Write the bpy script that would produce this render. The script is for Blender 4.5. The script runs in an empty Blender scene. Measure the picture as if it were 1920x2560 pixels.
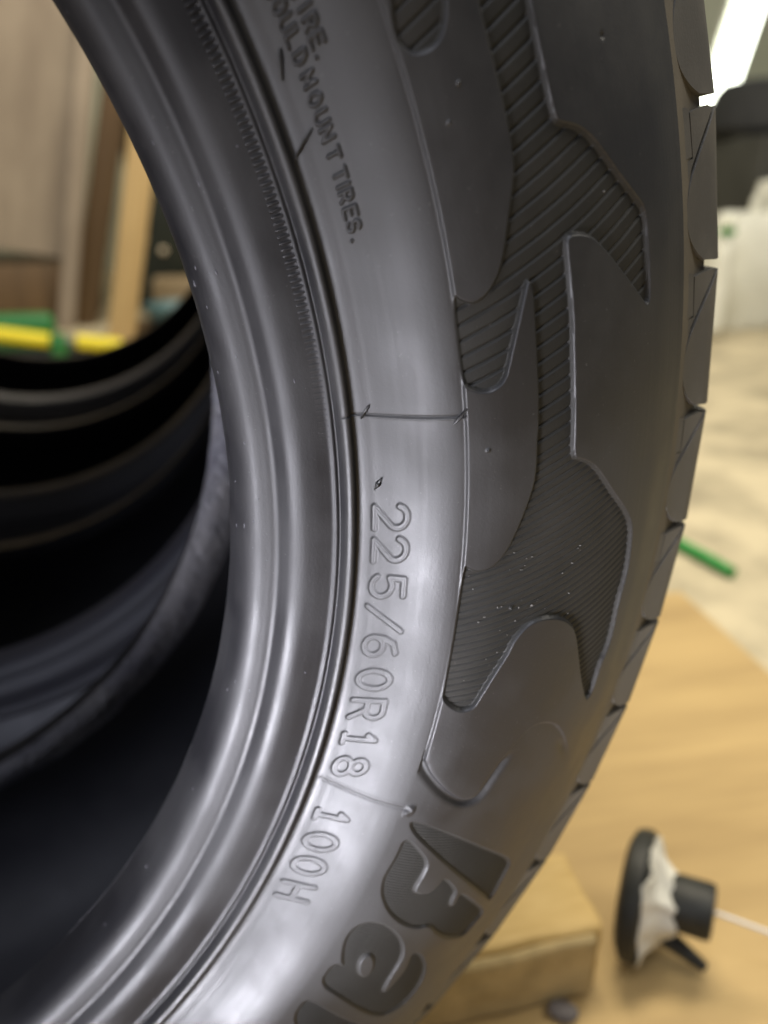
import bpy, bmesh, math, random
import numpy as np
from mathutils import Vector, Matrix
R = math.radians
scn = bpy.context.scene
COL = scn.collection

# ------------------------------------------------------------------ camera
AX = 0.3667                                  # height of the tyre axle above the plywood
cam_d = bpy.data.cameras.new('camera'); cam = bpy.data.objects.new('camera', cam_d); COL.objects.link(cam)
right = Vector((0.974861, -0.222811, -0.000958)); up = Vector((0.087961, 0.380895, 0.920425)); fwd = Vector((0.204716, 0.897371, -0.390919))
M = Matrix.Identity(4)
for i in range(3):
    M[i][0] = right[i]; M[i][1] = up[i]; M[i][2] = -fwd[i]
M.translation = Vector((0.218245, -0.209861, 0.07619 + AX))
cam.matrix_world = M
cam_d.sensor_fit = 'VERTICAL'; cam_d.sensor_height = 24.0; cam_d.sensor_width = 18.0
cam_d.lens = 24.0 * 2023.5 / 2560.0
cam_d.clip_start = 0.01; cam_d.clip_end = 60
cam_d.dof.use_dof = True; cam_d.dof.focus_distance = 0.195; cam_d.dof.aperture_fstop = 4.7
scn.camera = cam

# ------------------------------------------------------------------ light
world = bpy.data.worlds.new('World'); scn.world = world; world.use_nodes = True
bg = world.node_tree.nodes['Background']; bg.inputs[0].default_value = (0.96, 0.97, 1.0, 1); bg.inputs[1].default_value = 0.15
def area(name, loc, target, size, size_y, watts, col):
    d = bpy.data.lights.new(name, 'AREA'); d.shape = 'RECTANGLE'; d.size = size; d.size_y = size_y
    d.energy = watts; d.color = col
    o = bpy.data.objects.new(name, d); COL.objects.link(o); o.location = loc
    o.rotation_euler = (Vector(target) - Vector(loc)).to_track_quat('-Z', 'Y').to_euler()
    return o
wl_ = area('work_lamp', (-0.135, -0.395, 0.05), (0.25, -0.04, 0.265), 0.30, 0.17, 0.62, (0.90, 0.90, 1.0)); wl_.data.spread = R(24)
zax = (wl_.location - Vector((0.25, -0.04, 0.265))).normalized(); xax = Vector((0.18, -0.04, -0.10)); xax = (xax - zax * xax.dot(zax)).normalized()
wl_.rotation_euler = Matrix((xax, zax.cross(xax), zax)).transposed().to_euler()      # long side runs from upper left to lower right
area('left_fill', (-1.1, -0.95, 1.05), (0.2, 0.1, 0.30), 0.6, 0.9, 8, (0.80, 0.84, 1.0))  # added cool fill that reaches into the tyre openings
area('ceiling_light_front', (-0.35, -0.30, 2.1), (0.1, 0.1, 0.3), 1.2, 0.25, 22, (0.88, 0.90, 1.0))
area('ceiling_light', (0.75, 0.75, 2.5), (0.75, 0.75, 0), 1.2, 0.5, 50, (1.0, 0.90, 0.70))
area('ceiling_light_back', (0.4, 2.0, 2.5), (0.5, 1.9, 0), 1.2, 0.5, 27, (1.0, 0.9, 0.72))
area('right_fill', (1.9, -0.35, 2.2), (0.6, 0.1, 0.2), 1.2, 0.4, 20, (1.0, 0.93, 0.80))  # added warm fill to lift the tread blocks, no fixture known there
scn.view_settings.view_transform = 'Standard'; scn.view_settings.look = 'None'
scn.view_settings.exposure = 0.0; scn.view_settings.gamma = 1.0
scn.cycles.use_denoising = True

# ------------------------------------------------------------------ materials
def mat(name, base, rough=0.5, base2=None, scale=8, bump=0.0, bscale=200, spec=0.5, uv=False, stretch=None, r2=None, detail=6, metallic=0, contrast=(0.35, 0.65), coat=0):
    m = bpy.data.materials.new(name); m.use_nodes = True; nt = m.node_tree; N = nt.nodes; L = nt.links
    b = N['Principled BSDF']; b.inputs['Base Color'].default_value = (*base, 1); b.inputs['Roughness'].default_value = rough
    b.inputs['Specular IOR Level'].default_value = spec; b.inputs['Metallic'].default_value = metallic; b.inputs['Coat Weight'].default_value = coat
    tc = N.new('ShaderNodeTexCoord'); mp = N.new('ShaderNodeMapping'); L.new(tc.outputs['UV' if uv else 'Object'], mp.inputs[0])
    if stretch: mp.inputs['Scale'].default_value = stretch
    if base2 or r2 is not None:
        n = N.new('ShaderNodeTexNoise'); n.inputs['Scale'].default_value = scale; n.inputs['Detail'].default_value = detail; n.inputs['Roughness'].default_value = 0.62
        L.new(mp.outputs[0], n.inputs['Vector'])
        rp = N.new('ShaderNodeMapRange'); rp.inputs[1].default_value = contrast[0]; rp.inputs[2].default_value = contrast[1]; L.new(n.outputs['Fac'], rp.inputs[0])
        if base2:
            mx = N.new('ShaderNodeMix'); mx.data_type = 'RGBA'; mx.inputs[6].default_value = (*base, 1); mx.inputs[7].default_value = (*base2, 1)
            L.new(rp.outputs[0], mx.inputs[0]); L.new(mx.outputs[2], b.inputs['Base Color'])
        if r2 is not None:
            m2 = N.new('ShaderNodeMapRange'); m2.inputs[3].default_value = rough; m2.inputs[4].default_value = r2
            L.new(rp.outputs[0], m2.inputs[0]); L.new(m2.outputs[0], b.inputs['Roughness'])
    if bump:
        n2 = N.new('ShaderNodeTexNoise'); n2.inputs['Scale'].default_value = bscale; n2.inputs['Detail'].default_value = 4
        L.new(mp.outputs[0], n2.inputs['Vector'])
        bp = N.new('ShaderNodeBump'); bp.inputs['Strength'].default_value = bump; bp.inputs['Distance'].default_value = 0.001
        L.new(n2.outputs['Fac'], bp.inputs['Height']); L.new(bp.outputs[0], b.inputs['Normal'])
    return m

def rubber(name, base, rough, spec, dust=0.0, dustcol=(0.12, 0.118, 0.115), mid=0.0, streak=True, bump=0.12, bead=False):
    """Moulded rubber: UV = (metres along the circumference, metres along the profile)."""
    m = bpy.data.materials.new(name); m.use_nodes = True; nt = m.node_tree; N = nt.nodes; L = nt.links
    b = N['Principled BSDF']; b.inputs['Specular IOR Level'].default_value = spec
    uv = N.new('ShaderNodeTexCoord'); ob = uv
    def noise(sc, vec, detail=5, rough_=0.6):
        n = N.new('ShaderNodeTexNoise'); n.inputs['Scale'].default_value = sc; n.inputs['Detail'].default_value = detail; n.inputs['Roughness'].default_value = rough_
        L.new(vec, n.inputs['Vector']); return n.outputs['Fac']
    def mapr(x, a, c, lo, hi):
        r = N.new('ShaderNodeMapRange'); r.inputs[1].default_value = a; r.inputs[2].default_value = c; r.inputs[3].default_value = lo; r.inputs[4].default_value = hi
        L.new(x, r.inputs[0]); return r.outputs[0]
    mp = N.new('ShaderNodeMapping'); mp.inputs['Scale'].default_value = (14, 900, 1); L.new(uv.outputs['UV'], mp.inputs[0])
    st = noise(1.0, mp.outputs[0], 4)
    cl = noise(22, ob.outputs['Object'], 6)
    sp = noise(900, ob.outputs['Object'], 2)
    mixf = N.new('ShaderNodeMath'); mixf.operation = 'ADD'
    L.new(mapr(st, .35, .65, -.014 if streak else 0, .014 if streak else 0), mixf.inputs[0]); L.new(mapr(cl, .3, .7, rough - .09, rough + .12), mixf.inputs[1])
    L.new(mixf.outputs[0], b.inputs['Roughness'])
    mx = N.new('ShaderNodeMix'); mx.data_type = 'RGBA'; mx.inputs[6].default_value = (*base, 1); mx.inputs[7].default_value = (*dustcol, 1)
    add = N.new('ShaderNodeMath'); add.operation = 'ADD'; add.use_clamp = True
    L.new(mapr(cl, .42, .75, 0.0, dust), add.inputs[0]); L.new(mapr(sp, .70, .76, 0.0, .35), add.inputs[1])
    L.new(add.outputs[0], mx.inputs[0]); L.new(mx.outputs[2], b.inputs['Base Color'])
    bp = N.new('ShaderNodeBump'); bp.inputs['Strength'].default_value = bump; bp.inputs['Distance'].default_value = 0.0006
    hs = N.new('ShaderNodeMath'); hs.operation = 'ADD'; L.new(noise(1400, ob.outputs['Object'], 2), hs.inputs[0]); L.new(mapr(st, 0, 1, 0, .05), hs.inputs[1])
    h2 = N.new('ShaderNodeMath'); h2.operation = 'ADD'; L.new(hs.outputs[0], h2.inputs[0]); L.new(mapr(noise(240, ob.outputs['Object'], 4, .7), 0, 1, 0, mid), h2.inputs[1]); L.new(h2.outputs[0], bp.inputs['Height']); L.new(bp.outputs[0], b.inputs['Normal'])
    return m
RUB = rubber('sidewall_rubber', (0.012, 0.012, 0.013), 0.48, 0.58, dust=0.20, mid=0.04, bump=0.07)
RUB_HATCH = rubber('hatched_rubber', (0.014, 0.0137, 0.012), 0.62, 0.34, dust=0.22, dustcol=(0.09, 0.082, 0.068), streak=False)
RUB_BEAD = rubber('bead_rubber', (0.009, 0.009, 0.011), 0.52, 0.46, dust=0.20, bump=0.08, mid=0.22)
RUB_BACK = rubber('lit_rear_rubber', (0.080, 0.080, 0.098), 0.5, 0.6, dust=0.3, bump=0.13, mid=0.35)  # rubber made lighter in place of light falling inside the row
RUB_TREAD = rubber('tread_rubber', (0.085, 0.082, 0.075), 0.65, 0.4, dust=0.7, dustcol=(0.20, 0.19, 0.165), streak=False, mid=.3)
RUB_GROOVE = rubber('groove_rubber', (0.10, 0.09, 0.072), 0.75, 0.3, dust=0.6, dustcol=(0.20, 0.178, 0.14), streak=False)
RUB_IN = rubber('liner_rubber', (0.030, 0.030, 0.036), 0.55, 0.45, dust=0.10, streak=True)  # base raised to stand in for light bounced around the inside
RUB_TOE = rubber('toe_strip_rubber', (0.12, 0.12, 0.145), 0.5, 0.55, dust=0.9, dustcol=(0.30, 0.29, 0.29), bump=0.9, mid=2.0)  # grey strip, its colour lifted further in place of lamp light
HAIR = mat('vent_hair_rubber', (0.008, 0.008, 0.008), 0.5)

# ------------------------------------------------------------------ helpers
def link(o, parent=None):
    COL.objects.link(o)
    if parent: o.parent = parent
    return o
def tag(o, label, cat, group=None):
    o['label'] = label; o['category'] = cat
    if group: o['group'] = group
    return o
def empty(name, loc=(0, 0, 0), rz=0):
    o = bpy.data.objects.new(name, None); o.empty_display_size = 0.05; o.location = loc; o.rotation_euler = (0, 0, rz); return link(o)
def np_mesh(name, V, F, UV=None, NOR=None, smooth=True, material=None):
    """V (n,3), F (m,4) quads or (m,3); UV per vertex."""
    me = bpy.data.meshes.new(name); k = F.shape[1]
    me.vertices.add(len(V)); me.vertices.foreach_set('co', np.ascontiguousarray(V, np.float32).ravel())
    me.loops.add(F.size); me.loops.foreach_set('vertex_index', np.ascontiguousarray(F, np.int32).ravel())
    me.polygons.add(len(F)); me.polygons.foreach_set('loop_start', np.arange(len(F), dtype=np.int32) * k)
    me.update(calc_edges=True)
    if UV is not None:
        l = me.uv_layers.new(name='UVMap'); l.data.foreach_set('uv', np.ascontiguousarray(UV[F.ravel()], np.float32).ravel())
    if smooth: me.polygons.foreach_set('use_smooth', np.ones(len(F), bool))
    if NOR is not None: me.normals_split_custom_set_from_vertices(NOR.tolist())
    if material: me.materials.append(material)
    return me
def bm_obj(name, bm, material, parent=None, smooth=True, angle=40):
    me = bpy.data.meshes.new(name); bmesh.ops.recalc_face_normals(bm, faces=bm.faces[:]); bm.to_mesh(me); bm.free()
    if smooth:
        me.polygons.foreach_set('use_smooth', np.ones(len(me.polygons), bool)); me.set_sharp_from_angle(angle=R(angle))
    me.materials.append(material)
    return link(bpy.data.objects.new(name, me), parent)
def box_bm(sx, sy, sz, bevel=0.003, seg=2, center=(0, 0, 0)):
    bm = bmesh.new(); bmesh.ops.create_cube(bm, size=1)
    for v in bm.verts: v.co = Vector((v.co.x * sx + center[0], v.co.y * sy + center[1], v.co.z * sz + center[2]))
    if bevel: bmesh.ops.bevel(bm, geom=bm.edges[:], offset=bevel, segments=seg, affect='EDGES', profile=0.5)
    return bm
def jitter(bm, amp, scale, seed=0):
    from mathutils import noise
    for v in bm.verts:
        p = v.co * scale + Vector((seed * 7.1, seed * 3.3, seed)); v.co += noise.noise_vector(p) * amp
def lathe_bm(prof, seg=48, axis='Z'):
    """prof: list of (radius, height)."""
    bm = bmesh.new(); rings = []
    for r, h in prof:
        ring = []
        for i in range(seg):
            a = 2 * math.pi * i / seg
            ring.append(bm.verts.new((r * math.cos(a), r * math.sin(a), h)))
        rings.append(ring)
    for A, B in zip(rings, rings[1:]):
        for i in range(seg): bm.faces.new((A[i], A[(i + 1) % seg], B[(i + 1) % seg], B[i]))
    for ring in (rings[0], rings[-1]):
        bm.faces.new(ring)
    return bm
def tube_bm(pts, rad, seg=8):
    bm = bmesh.new(); pts = [Vector(p) for p in pts]; rings = []
    n = len(pts)
    for i, p in enumerate(pts):
        d = (pts[min(i + 1, n - 1)] - pts[max(i - 1, 0)]).normalized()
        a = d.cross(Vector((0.13, 0.31, 0.94))).normalized(); b = d.cross(a)
        r = rad[i] if isinstance(rad, (list, tuple)) else rad
        rings.append([bm.verts.new(p + (a * math.cos(2 * math.pi * k / seg) + b * math.sin(2 * math.pi * k / seg)) * r) for k in range(seg)])
    for A, B in zip(rings, rings[1:]):
        for k in range(seg): bm.faces.new((A[k], A[(k + 1) % seg], B[(k + 1) % seg], B[k]))
    bm.faces.new(rings[0]); bm.faces.new(rings[-1])
    return bm

# ------------------------------------------------------------------ tyre profile  (radius, outward axial offset) in mm
PR = np.array([(222.9,0),(223.0,3),(223.4,9),(224.0,13),(225.6,17.2),(228.4,19.9),(231.5,21.0),(233.6,21.6),(235.0,23.2),(236.8,25.1),(239.2,26.2),(242.5,26.7),(245.8,26.85),(247.2,26.95),(247.6,27.5),(248.1,27.6),(248.5,27.0),(248.8,27.2),(249.4,28.8),(250.2,30.2),(251.3,30.7),(252.1,30.2),(252.6,29.2),(253.8,29.3),(257,31.7),(262,35.6),(268,39.7),(273,42.1),(276.6,43.2),(285,44.6),(295,44.1),(306,41.7),(318,36.8),(330,29.6),(338,23.5),(344.8,17.6)]) / 1000.
SHO = np.array([(344.8,17.6),(350,13.6),(356.4,9.4),(362,5.6),(365.0,2.4),(366.0,-4),(366.3,-15),(366.5,-40),(366.6,-74)]) / 1000.
GRV = np.array([(344.8,17.6),(349.6,13.0),(354.6,8.0),(359.2,3.9),(361.8,-0.2),(362.4,-7),(359.5,-22),(358.6,-48),(358.8,-74)]) / 1000.
INN = np.array([(222.9,0),(226,0.3),(231,1.5),(238,6.5),(250,17),(264,27),(280,33.5),(295,34.5),(312,30),(328,20),(339,6),(345,-12),(348,-40),(348.6,-74)]) / 1000.
MID = -0.074                                   # axial middle of the tyre
def catmull(P, n=24):
    out = []; Q = np.vstack([2 * P[0] - P[1], P, 2 * P[-1] - P[-2]])
    for i in range(len(P) - 1):
        p0, p1, p2, p3 = Q[i:i + 4]; d = lambda a, b: max(np.linalg.norm(b - a) ** .5, 1e-6)
        t0 = 0; t1 = t0 + d(p0, p1); t2 = t1 + d(p1, p2); t3 = t2 + d(p2, p3)
        t = np.linspace(t1, t2, n, endpoint=False)[:, None]
        A1 = (t1 - t) / (t1 - t0) * p0 + (t - t0) / (t1 - t0) * p1; A2 = (t2 - t) / (t2 - t1) * p1 + (t - t1) / (t2 - t1) * p2; A3 = (t3 - t) / (t3 - t2) * p2 + (t - t2) / (t3 - t2) * p3
        B1 = (t2 - t) / (t2 - t0) * A1 + (t - t0) / (t2 - t0) * A2; B2 = (t3 - t) / (t3 - t1) * A2 + (t - t1) / (t3 - t1) * A3
        out.append((t2 - t) / (t2 - t1) * B1 + (t - t1) / (t2 - t1) * B2)
    return np.vstack(out + [P[-1:]])
class Curve:
    def __init__(s, P, n=24):
        s.c = catmull(P, n); s.al = np.concatenate([[0], np.cumsum(np.linalg.norm(np.diff(s.c, axis=0), axis=1))]); s.L = s.al[-1]
    def at(s, t): return np.interp(t, s.al, s.c[:, 0]), np.interp(t, s.al, s.c[:, 1])
    def nrm(s, t, e=2e-4):
        r1, a1 = s.at(np.minimum(t + e, s.L)); r0, a0 = s.at(np.maximum(t - e, 0)); dr, da = r1 - r0, a1 - a0; l = np.hypot(dr, da) + 1e-12
        return -da / l, dr / l
SIDE = Curve(PR); SHOULDER = Curve(SHO, 12)
def to_xyz(th, r, a): return np.stack([r * np.cos(th), -a, AX + r * np.sin(th)], -1)
def surf(cv, th, t, h):
    """point on the tyre: angle, profile arclength, height above the surface"""
    r, a = cv.at(t); nr, na = cv.nrm(t); return to_xyz(th, r + nr * h, a + na * h)
def lathe(name, ra, th0=0.0, th1=2 * math.pi, seg=360, material=None, wob=0.0, flip=False, blot=0.0):
    ra = np.asarray(ra); m = len(ra); th = np.linspace(th0, th1, seg + 1); closed = abs(th1 - th0 - 2 * math.pi) < 1e-6
    T, I = np.meshgrid(th, np.arange(m), indexing='ij'); rr = ra[I, 0]; aa = ra[I, 1]
    if wob:
        w = wob * (np.sin(T * 7 + I * .21) + np.sin(T * 17 + 1 + I * .13) * .7 + np.sin(T * 41 + I * .4) * .4); rr = rr + w; aa = aa + w * .6
    if blot:
        b_ = blot * np.sin(T * 190 + 2 * np.sin(T * 23 + I * .5) + I * .3) * (np.sin(I * .33 + 3 * np.sin(T * 31)) + .4); aa = aa + b_
    V = to_xyz(T, rr, aa).reshape(-1, 3)
    al = np.concatenate([[0], np.cumsum(np.hypot(*np.diff(ra, axis=0).T))]); UV = np.stack([T * .29, al[I]], -1).reshape(-1, 2)
    i, j = np.meshgrid(np.arange(seg), np.arange(m - 1), indexing='ij'); q = (i * m + j).ravel()
    F = np.stack([q, q + m, q + m + 1, q + 1], 1)
    if flip: F = F[:, ::-1]
    return np_mesh(name, V, F, UV, material=material)
def mirror(P): P = np.asarray(P).copy(); P[:, 1] = 2 * MID - P[:, 1]; return P
def along(cv, t0, t1, step):
    t = np.linspace(t0, t1, max(2, int((t1 - t0) / step) + 1)); return np.stack(cv.at(t), 1)

# ------------------------------------------------------------------ relief drawn on the sidewall: (degrees, mm along the profile)
SH = {}
SH['band_left'] = [(23.08,97.7),(22.01,97.0),(20.90,96.3),(20.00,96.2),(18.42,96.3),(16.63,96.4),(15.29,96.2),(14.47,95.0),(13.25,92.8),(11.96,90.8),(11.12,88.8),(10.54,86.2),(10.32,84.3),(10.28,82.6),(10.50,80.6),(10.82,79.0)]
SH['tongue1'] = [(6.84,79.0),(6.52,80.5),(6.31,83.0),(6.31,85.6),(6.68,88.2),(7.64,89.7),(8.51,91.1),(9.70,93.2),(10.75,95.2),(10.61,96.0),(10.16,96.5),(8.94,96.3),(7.25,96.2),(5.94,96.3),(4.15,96.2),(3.84,95.9),(1.84,95.9),(0.50,93.9),(-0.64,91.9),(-1.70,89.9),(-2.47,87.3),(-2.85,84.1),(-2.81,81.3),(-2.45,79.2)]
SH['tongue2'] = [(-10.24,79.2),(-10.61,80.1),(-10.97,82.7),(-11.09,85.3),(-10.83,87.8),(-10.25,88.7),(-8.83,91.1),(-7.60,93.7),(-6.78,94.8),(-5.91,98.0),(-5.63,102.6),(-5.80,108.1),(-6.37,113.0),(-7.09,115.8),(-8.51,119.3),(-10.15,124.0),(-12.06,132.2)]
SH['band_right'] = [(-9.43,132.2),(-9.12,133.7),(-7.95,134.3),(-5.93,133.1),(-4.76,134.4),(-3.24,133.7),(-1.95,131.9),(-1.06,127.8),(0.06,121.2),(1.20,115.8),(1.91,112.2),(2.31,108.2),(2.45,105.7),(4.03,105.7),(5.60,105.5),(7.64,105.4),(8.44,105.7),(9.89,105.5),(10.82,105.4),(11.83,105.4),(12.06,106.6),(11.95,109.7),(11.68,112.9),(10.97,116.9),(10.06,121.2),(8.73,128.3),(7.98,132.5),(10.15,132.3),(11.88,132.2),(12.43,129.1),(13.42,123.5),(14.46,119.0),(15.28,115.5),(15.80,112.0),(16.04,108.6),(16.25,106.7),(17.88,106.3),(18.98,106.2),(20.31,106.5),(21.57,106.8),(22.54,106.8)]
SH['tongue0'] = [(24.14,83.7),(23.22,82.3),(21.99,81.2),(21.38,80.2),(20.74,79.8),(20.39,80.5),(20.06,82.2),(20.00,84.9),(20.20,87.2),(20.70,89.0),(21.30,90.2),(22.48,91.8),(23.41,93.0)]
SH['plate_end'] = [(-14.75,79.9),(-15.30,81.6),(-16.04,86.0),(-16.57,90.2),(-16.84,94.3),(-16.61,97.6),(-15.45,99.2),(-13.97,101.8),(-12.59,105.7),(-12.11,108.9),(-12.11,113.3),(-12.51,118.6),(-13.53,124.6),(-15.26,133.5),(-18.27,152.0)]
SH['Bbar'] = [(-18.66,81.8),(-19.10,92.0),(-19.96,104.0),(-22.10,128.2),(-23.23,128.8),(-25.12,129.6),(-25.06,127.2),(-22.23,104.2),(-20.33,89.7),(-19.32,82.4)]
SH['Bbody'] = [(-19.94,82.0),(-21.37,82.2),(-22.91,81.5),(-23.67,82.1),(-24.47,83.9),(-25.37,88.2),(-26.05,94.4),(-26.28,100.4),(-26.00,103.8),(-26.88,109.9),(-27.49,117.6),(-27.75,126.1),(-27.02,128.1),(-26.17,130.7),(-24.70,118.3),(-23.61,109.0),(-24.24,109.7),(-24.73,109.4),(-24.57,107.7),(-23.94,107.0),(-23.50,107.2),(-22.40,99.8),(-22.96,99.1),(-23.53,97.9),(-23.73,95.3),(-23.61,92.2),(-23.16,91.7),(-22.37,92.1),(-21.42,92.0),(-20.53,86.9)]
SH['abody'] = [(-31.75,81.4),(-30.47,81.2),(-29.90,82.5),(-30.01,84.8),(-29.44,82.6),(-28.16,80.3),(-27.13,80.8),(-26.27,83.6),(-26.26,89.4),(-26.91,95.2),(-27.82,99.6),(-28.78,101.7),(-29.87,101.7),(-31.38,102.7),(-31.51,104.6),(-30.51,105.7),(-29.42,106.2),(-28.18,103.9),(-28.37,108.1),(-29.72,115.5),(-31.38,119.3),(-32.72,118.6),(-33.49,113.3),(-33.51,107.3),(-32.82,97.7),(-32.13,88.9)]
SH['acnt'] = [(-28.55,89.5),(-28.93,92.3),(-29.73,94.2),(-30.44,93.5),(-30.25,90.4),(-29.61,88.4),(-29.02,87.9)]
SH['rbody'] = [(-34.92,81.8),(-33.99,80.4),(-33.41,81.3),(-33.05,83.3),(-33.13,86.7),(-33.90,92.3),(-34.32,103.0),(-35.94,122.7),(-40.14,139.7),(-37.28,100.8),(-36.52,87.2)]

SH['rbody'] = [(-33.1,82),(-33.6,80.6),(-34.9,81.2),(-35.6,86),(-36.6,98),(-38.2,106),(-39.6,110),(-38.8,119),(-37.6,117),(-36.6,113),(-36.3,118.5),(-35.2,118.5),(-34.2,103),(-33.6,92)]
KX = 297.0 * math.pi / 180.0                    # mm of circumference per degree at mid sidewall
def chaikin(P, n=2, closed=True):
    P = np.array(P, float)
    for _ in range(n):
        Q = np.roll(P, -1, 0) if closed else P[1:]
        A = P if closed else P[:-1]
        N = np.empty((2 * len(A), 2)); N[0::2] = .75 * A + .25 * Q; N[1::2] = .25 * A + .75 * Q
        P = N if closed else np.vstack([P[:1], N, P[-1:]])
    return P
def sdf(X, Y, P):
    """signed distance (mm, + inside) to a closed polygon P [(mm, mm)]"""
    d2 = np.full(X.shape, 1e9); ins = np.zeros(X.shape, bool)
    for (x0, y0), (x1, y1) in zip(P, np.roll(P, -1, 0)):
        ex, ey = x1 - x0, y1 - y0; l = ex * ex + ey * ey
        if l < 1e-9: continue
        u = np.clip(((X - x0) * ex + (Y - y0) * ey) / l, 0, 1); np.minimum(d2, (X - x0 - u * ex) ** 2 + (Y - y0 - u * ey) ** 2, out=d2)
        if abs(ey) > 1e-9: ins ^= ((y0 > Y) != (y1 > Y)) & (X < (Y - y0) * ex / ey + x0)
    d = np.sqrt(d2); return np.where(ins, d, -d)
def stroke_d(X, Y, lines):
    d2 = np.full(X.shape, 1e9)
    for ln in lines:
        if len(ln) == 1: ln = [ln[0], ln[0]]
        for (x0, y0), (x1, y1) in zip(ln, ln[1:]):
            ex, ey = x1 - x0, y1 - y0; l = ex * ex + ey * ey + 1e-9
            u = np.clip(((X - x0) * ex + (Y - y0) * ey) / l, 0, 1); np.minimum(d2, (X - x0 - u * ex) ** 2 + (Y - y0 - u * ey) ** 2, out=d2)
    return np.sqrt(d2)
def sstep(x): x = np.clip(x, 0, 1); return x * x * (3 - 2 * x)
def arc(cx, cy, rx, ry, a0, a1, n=10): return [(cx + rx * math.cos(R(a0 + (a1 - a0) * i / n)), cy + ry * math.sin(R(a0 + (a1 - a0) * i / n))) for i in range(n + 1)]
G = {  # stroke letters in a unit box
 '2': [arc(.5,.70,.48,.30,165,-35,10) + [(.02,0),(1,0)]],
 '5': [[(.95,1),(.18,1),(.10,.56)] + arc(.48,.32,.50,.32,125,-150,12)],
 '/': [[(0,-.05),(1,1.05)]],
 '6': [arc(.5,.30,.46,.30,180,-180,14), [(.04,.30),(.10,.62),(.34,.9),(.78,1)]],
 '0': [arc(.5,.5,.46,.5,0,360,18)],
 'R': [[(.05,0),(.05,1),(.6,1)] + arc(.62,.74,.32,.26,90,-90,8) + [(.05,.48)], [(.5,.48),(.98,0)]],
 '1': [[(.2,.76),(.55,1),(.55,0)], [(.2,0),(.9,0)]],
 '8': [arc(.5,.26,.46,.26,0,360,14), arc(.5,.75,.38,.24,0,360,14)],
 'H': [[(.05,0),(.05,1)], [(.95,0),(.95,1)], [(.05,.5),(.95,.5)]],
 'M': [[(0,0),(0,1),(.5,.3),(1,1),(1,0)]], 'O': [arc(.5,.5,.48,.5,0,360,14)],
 'U': [[(0,1),(0,.35)] + arc(.5,.35,.5,.35,180,360,8) + [(1,1)]], 'N': [[(0,0),(0,1),(1,0),(1,1)]],
 'T': [[(0,1),(1,1)], [(.5,1),(.5,0)]], 'I': [[(.5,0),(.5,1)]], 'E': [[(1,1),(.05,1),(.05,0),(1,0)], [(.05,.52),(.8,.52)]],
 'S': [arc(.5,.74,.45,.26,30,270,8) + arc(.5,.25,.47,.26,90,-150,8)], '.': [[(.5,.05)]],
 'D': [[(.05,0),(.05,1),(.45,1)] + arc(.45,.5,.5,.5,90,-90,8) + [(.05,0)]], 'L': [[(.05,1),(.05,0),(.95,0)]],
}
# size marking: each character with the angle of its foot and of its head, then the small warning text
TEXT = []
for ch, a0, a1 in zip('225/60R18100H', (-.62,-2.6,-4.86,-6.4,-8.75,-11.05,-13.15,-15.3,-17.45,-21.2,-23.35,-25.35,-27.55), (-.22,-2.1,-4.32,-6.85,-8.15,-10.35,-12.35,-14.45,-16.45,-20.4,-22.4,-24.4,-26.55)):
    TEXT.append(dict(ch=ch, a0=a0, a1=a1, t0=56.2, t1=65.0, w=6.0 if ch not in '/1' else 4.2, sw=.80, h=.21))
TEXT[3].update(a0=-6.62, a1=-6.62, w=4.0)
def small(chars, angs, t0, t1, w):
    for ch, a in zip(chars, angs): TEXT.append(dict(ch=ch, a0=a - .05, a1=a + .05, t0=t0, t1=t1, w=(w if ch not in 'I.' else .8), sw=.31, h=.62))
small('MOUNT', (20.70,19.9,19.15,18.48,17.63), 59.4, 62.4, 2.0); small('TIRES.', (16.76,16.28,15.82,15.12,14.5,13.9), 59.4, 62.5, 1.9)
small('SHOULD', (24.98,24.25,23.55,22.9,22.3,21.58), 59.4, 62.4, 1.9); small('TIRE.', (23.65,23.1,22.55,21.9,21.36), 64.0, 67.0, 1.9)

# ------------------------------------------------------------------ the high relief part of the sidewall
TH0, TH1 = -48.0, 33.0
def spaced(a, b, d): return np.linspace(a, b, int(round((b - a) / d)) + 1)[:-1]
tg = np.concatenate([spaced(46.9, 53.2, .25), spaced(53.2, 55.4, .3), spaced(55.4, 67.6, .19), spaced(67.6, 77.6, .5), spaced(77.6, 136.5, .25), np.linspace(136.5, SIDE.L * 1000, 30)])
xg = np.linspace(TH0 * KX, TH1 * KX, int((TH1 - TH0) * KX / .25) + 1)
NX, NT = len(xg), len(tg)
X, Y = np.meshgrid(xg, tg, indexing='ij')
Hh = np.zeros_like(X); CLS = np.zeros(X.shape, np.int32)
def window(x0, x1, y0, y1):
    i0, i1 = np.searchsorted(xg, [x0, x1]); j0, j1 = np.searchsorted(tg, [y0, y1]); return slice(max(i0 - 1, 0), i1 + 1), slice(max(j0 - 1, 0), j1 + 1)
def mm(P): P = np.array(P, float); P[:, 0] *= KX; return P
DEC = 79.2
band = SH['band_left'] + SH['tongue1'] + SH['tongue2'] + SH['band_right']
bandP = chaikin(mm(SH['tongue2'][:0] + band), 2)
t0P = chaikin(mm(SH['tongue0']), 2)
plateP = np.vstack([mm([(40, 170), (40, DEC), (-14.6, DEC)]), chaikin(mm(SH['plate_end']), 2, closed=False), mm([(-18.6, 170)])])
letterP = {k: chaikin(mm(SH[k]), 2) for k in ('Bbar', 'Bbody', 'abody', 'rbody')}
cntP = chaikin(mm(SH['acnt']), 2)
# raised plate
w = window(-20 * KX, 40 * KX, DEC - 2, 200); x, y = X[w], Y[w]
sp = sdf(x, y, plateP); fade = 1 - sstep((y - 138) / 14) * .9
fade *= 1 - sstep((y - 118) / 18) * sstep((-11 - x / KX) / 4)
mp = sstep((sp + .45) / .9)
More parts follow.
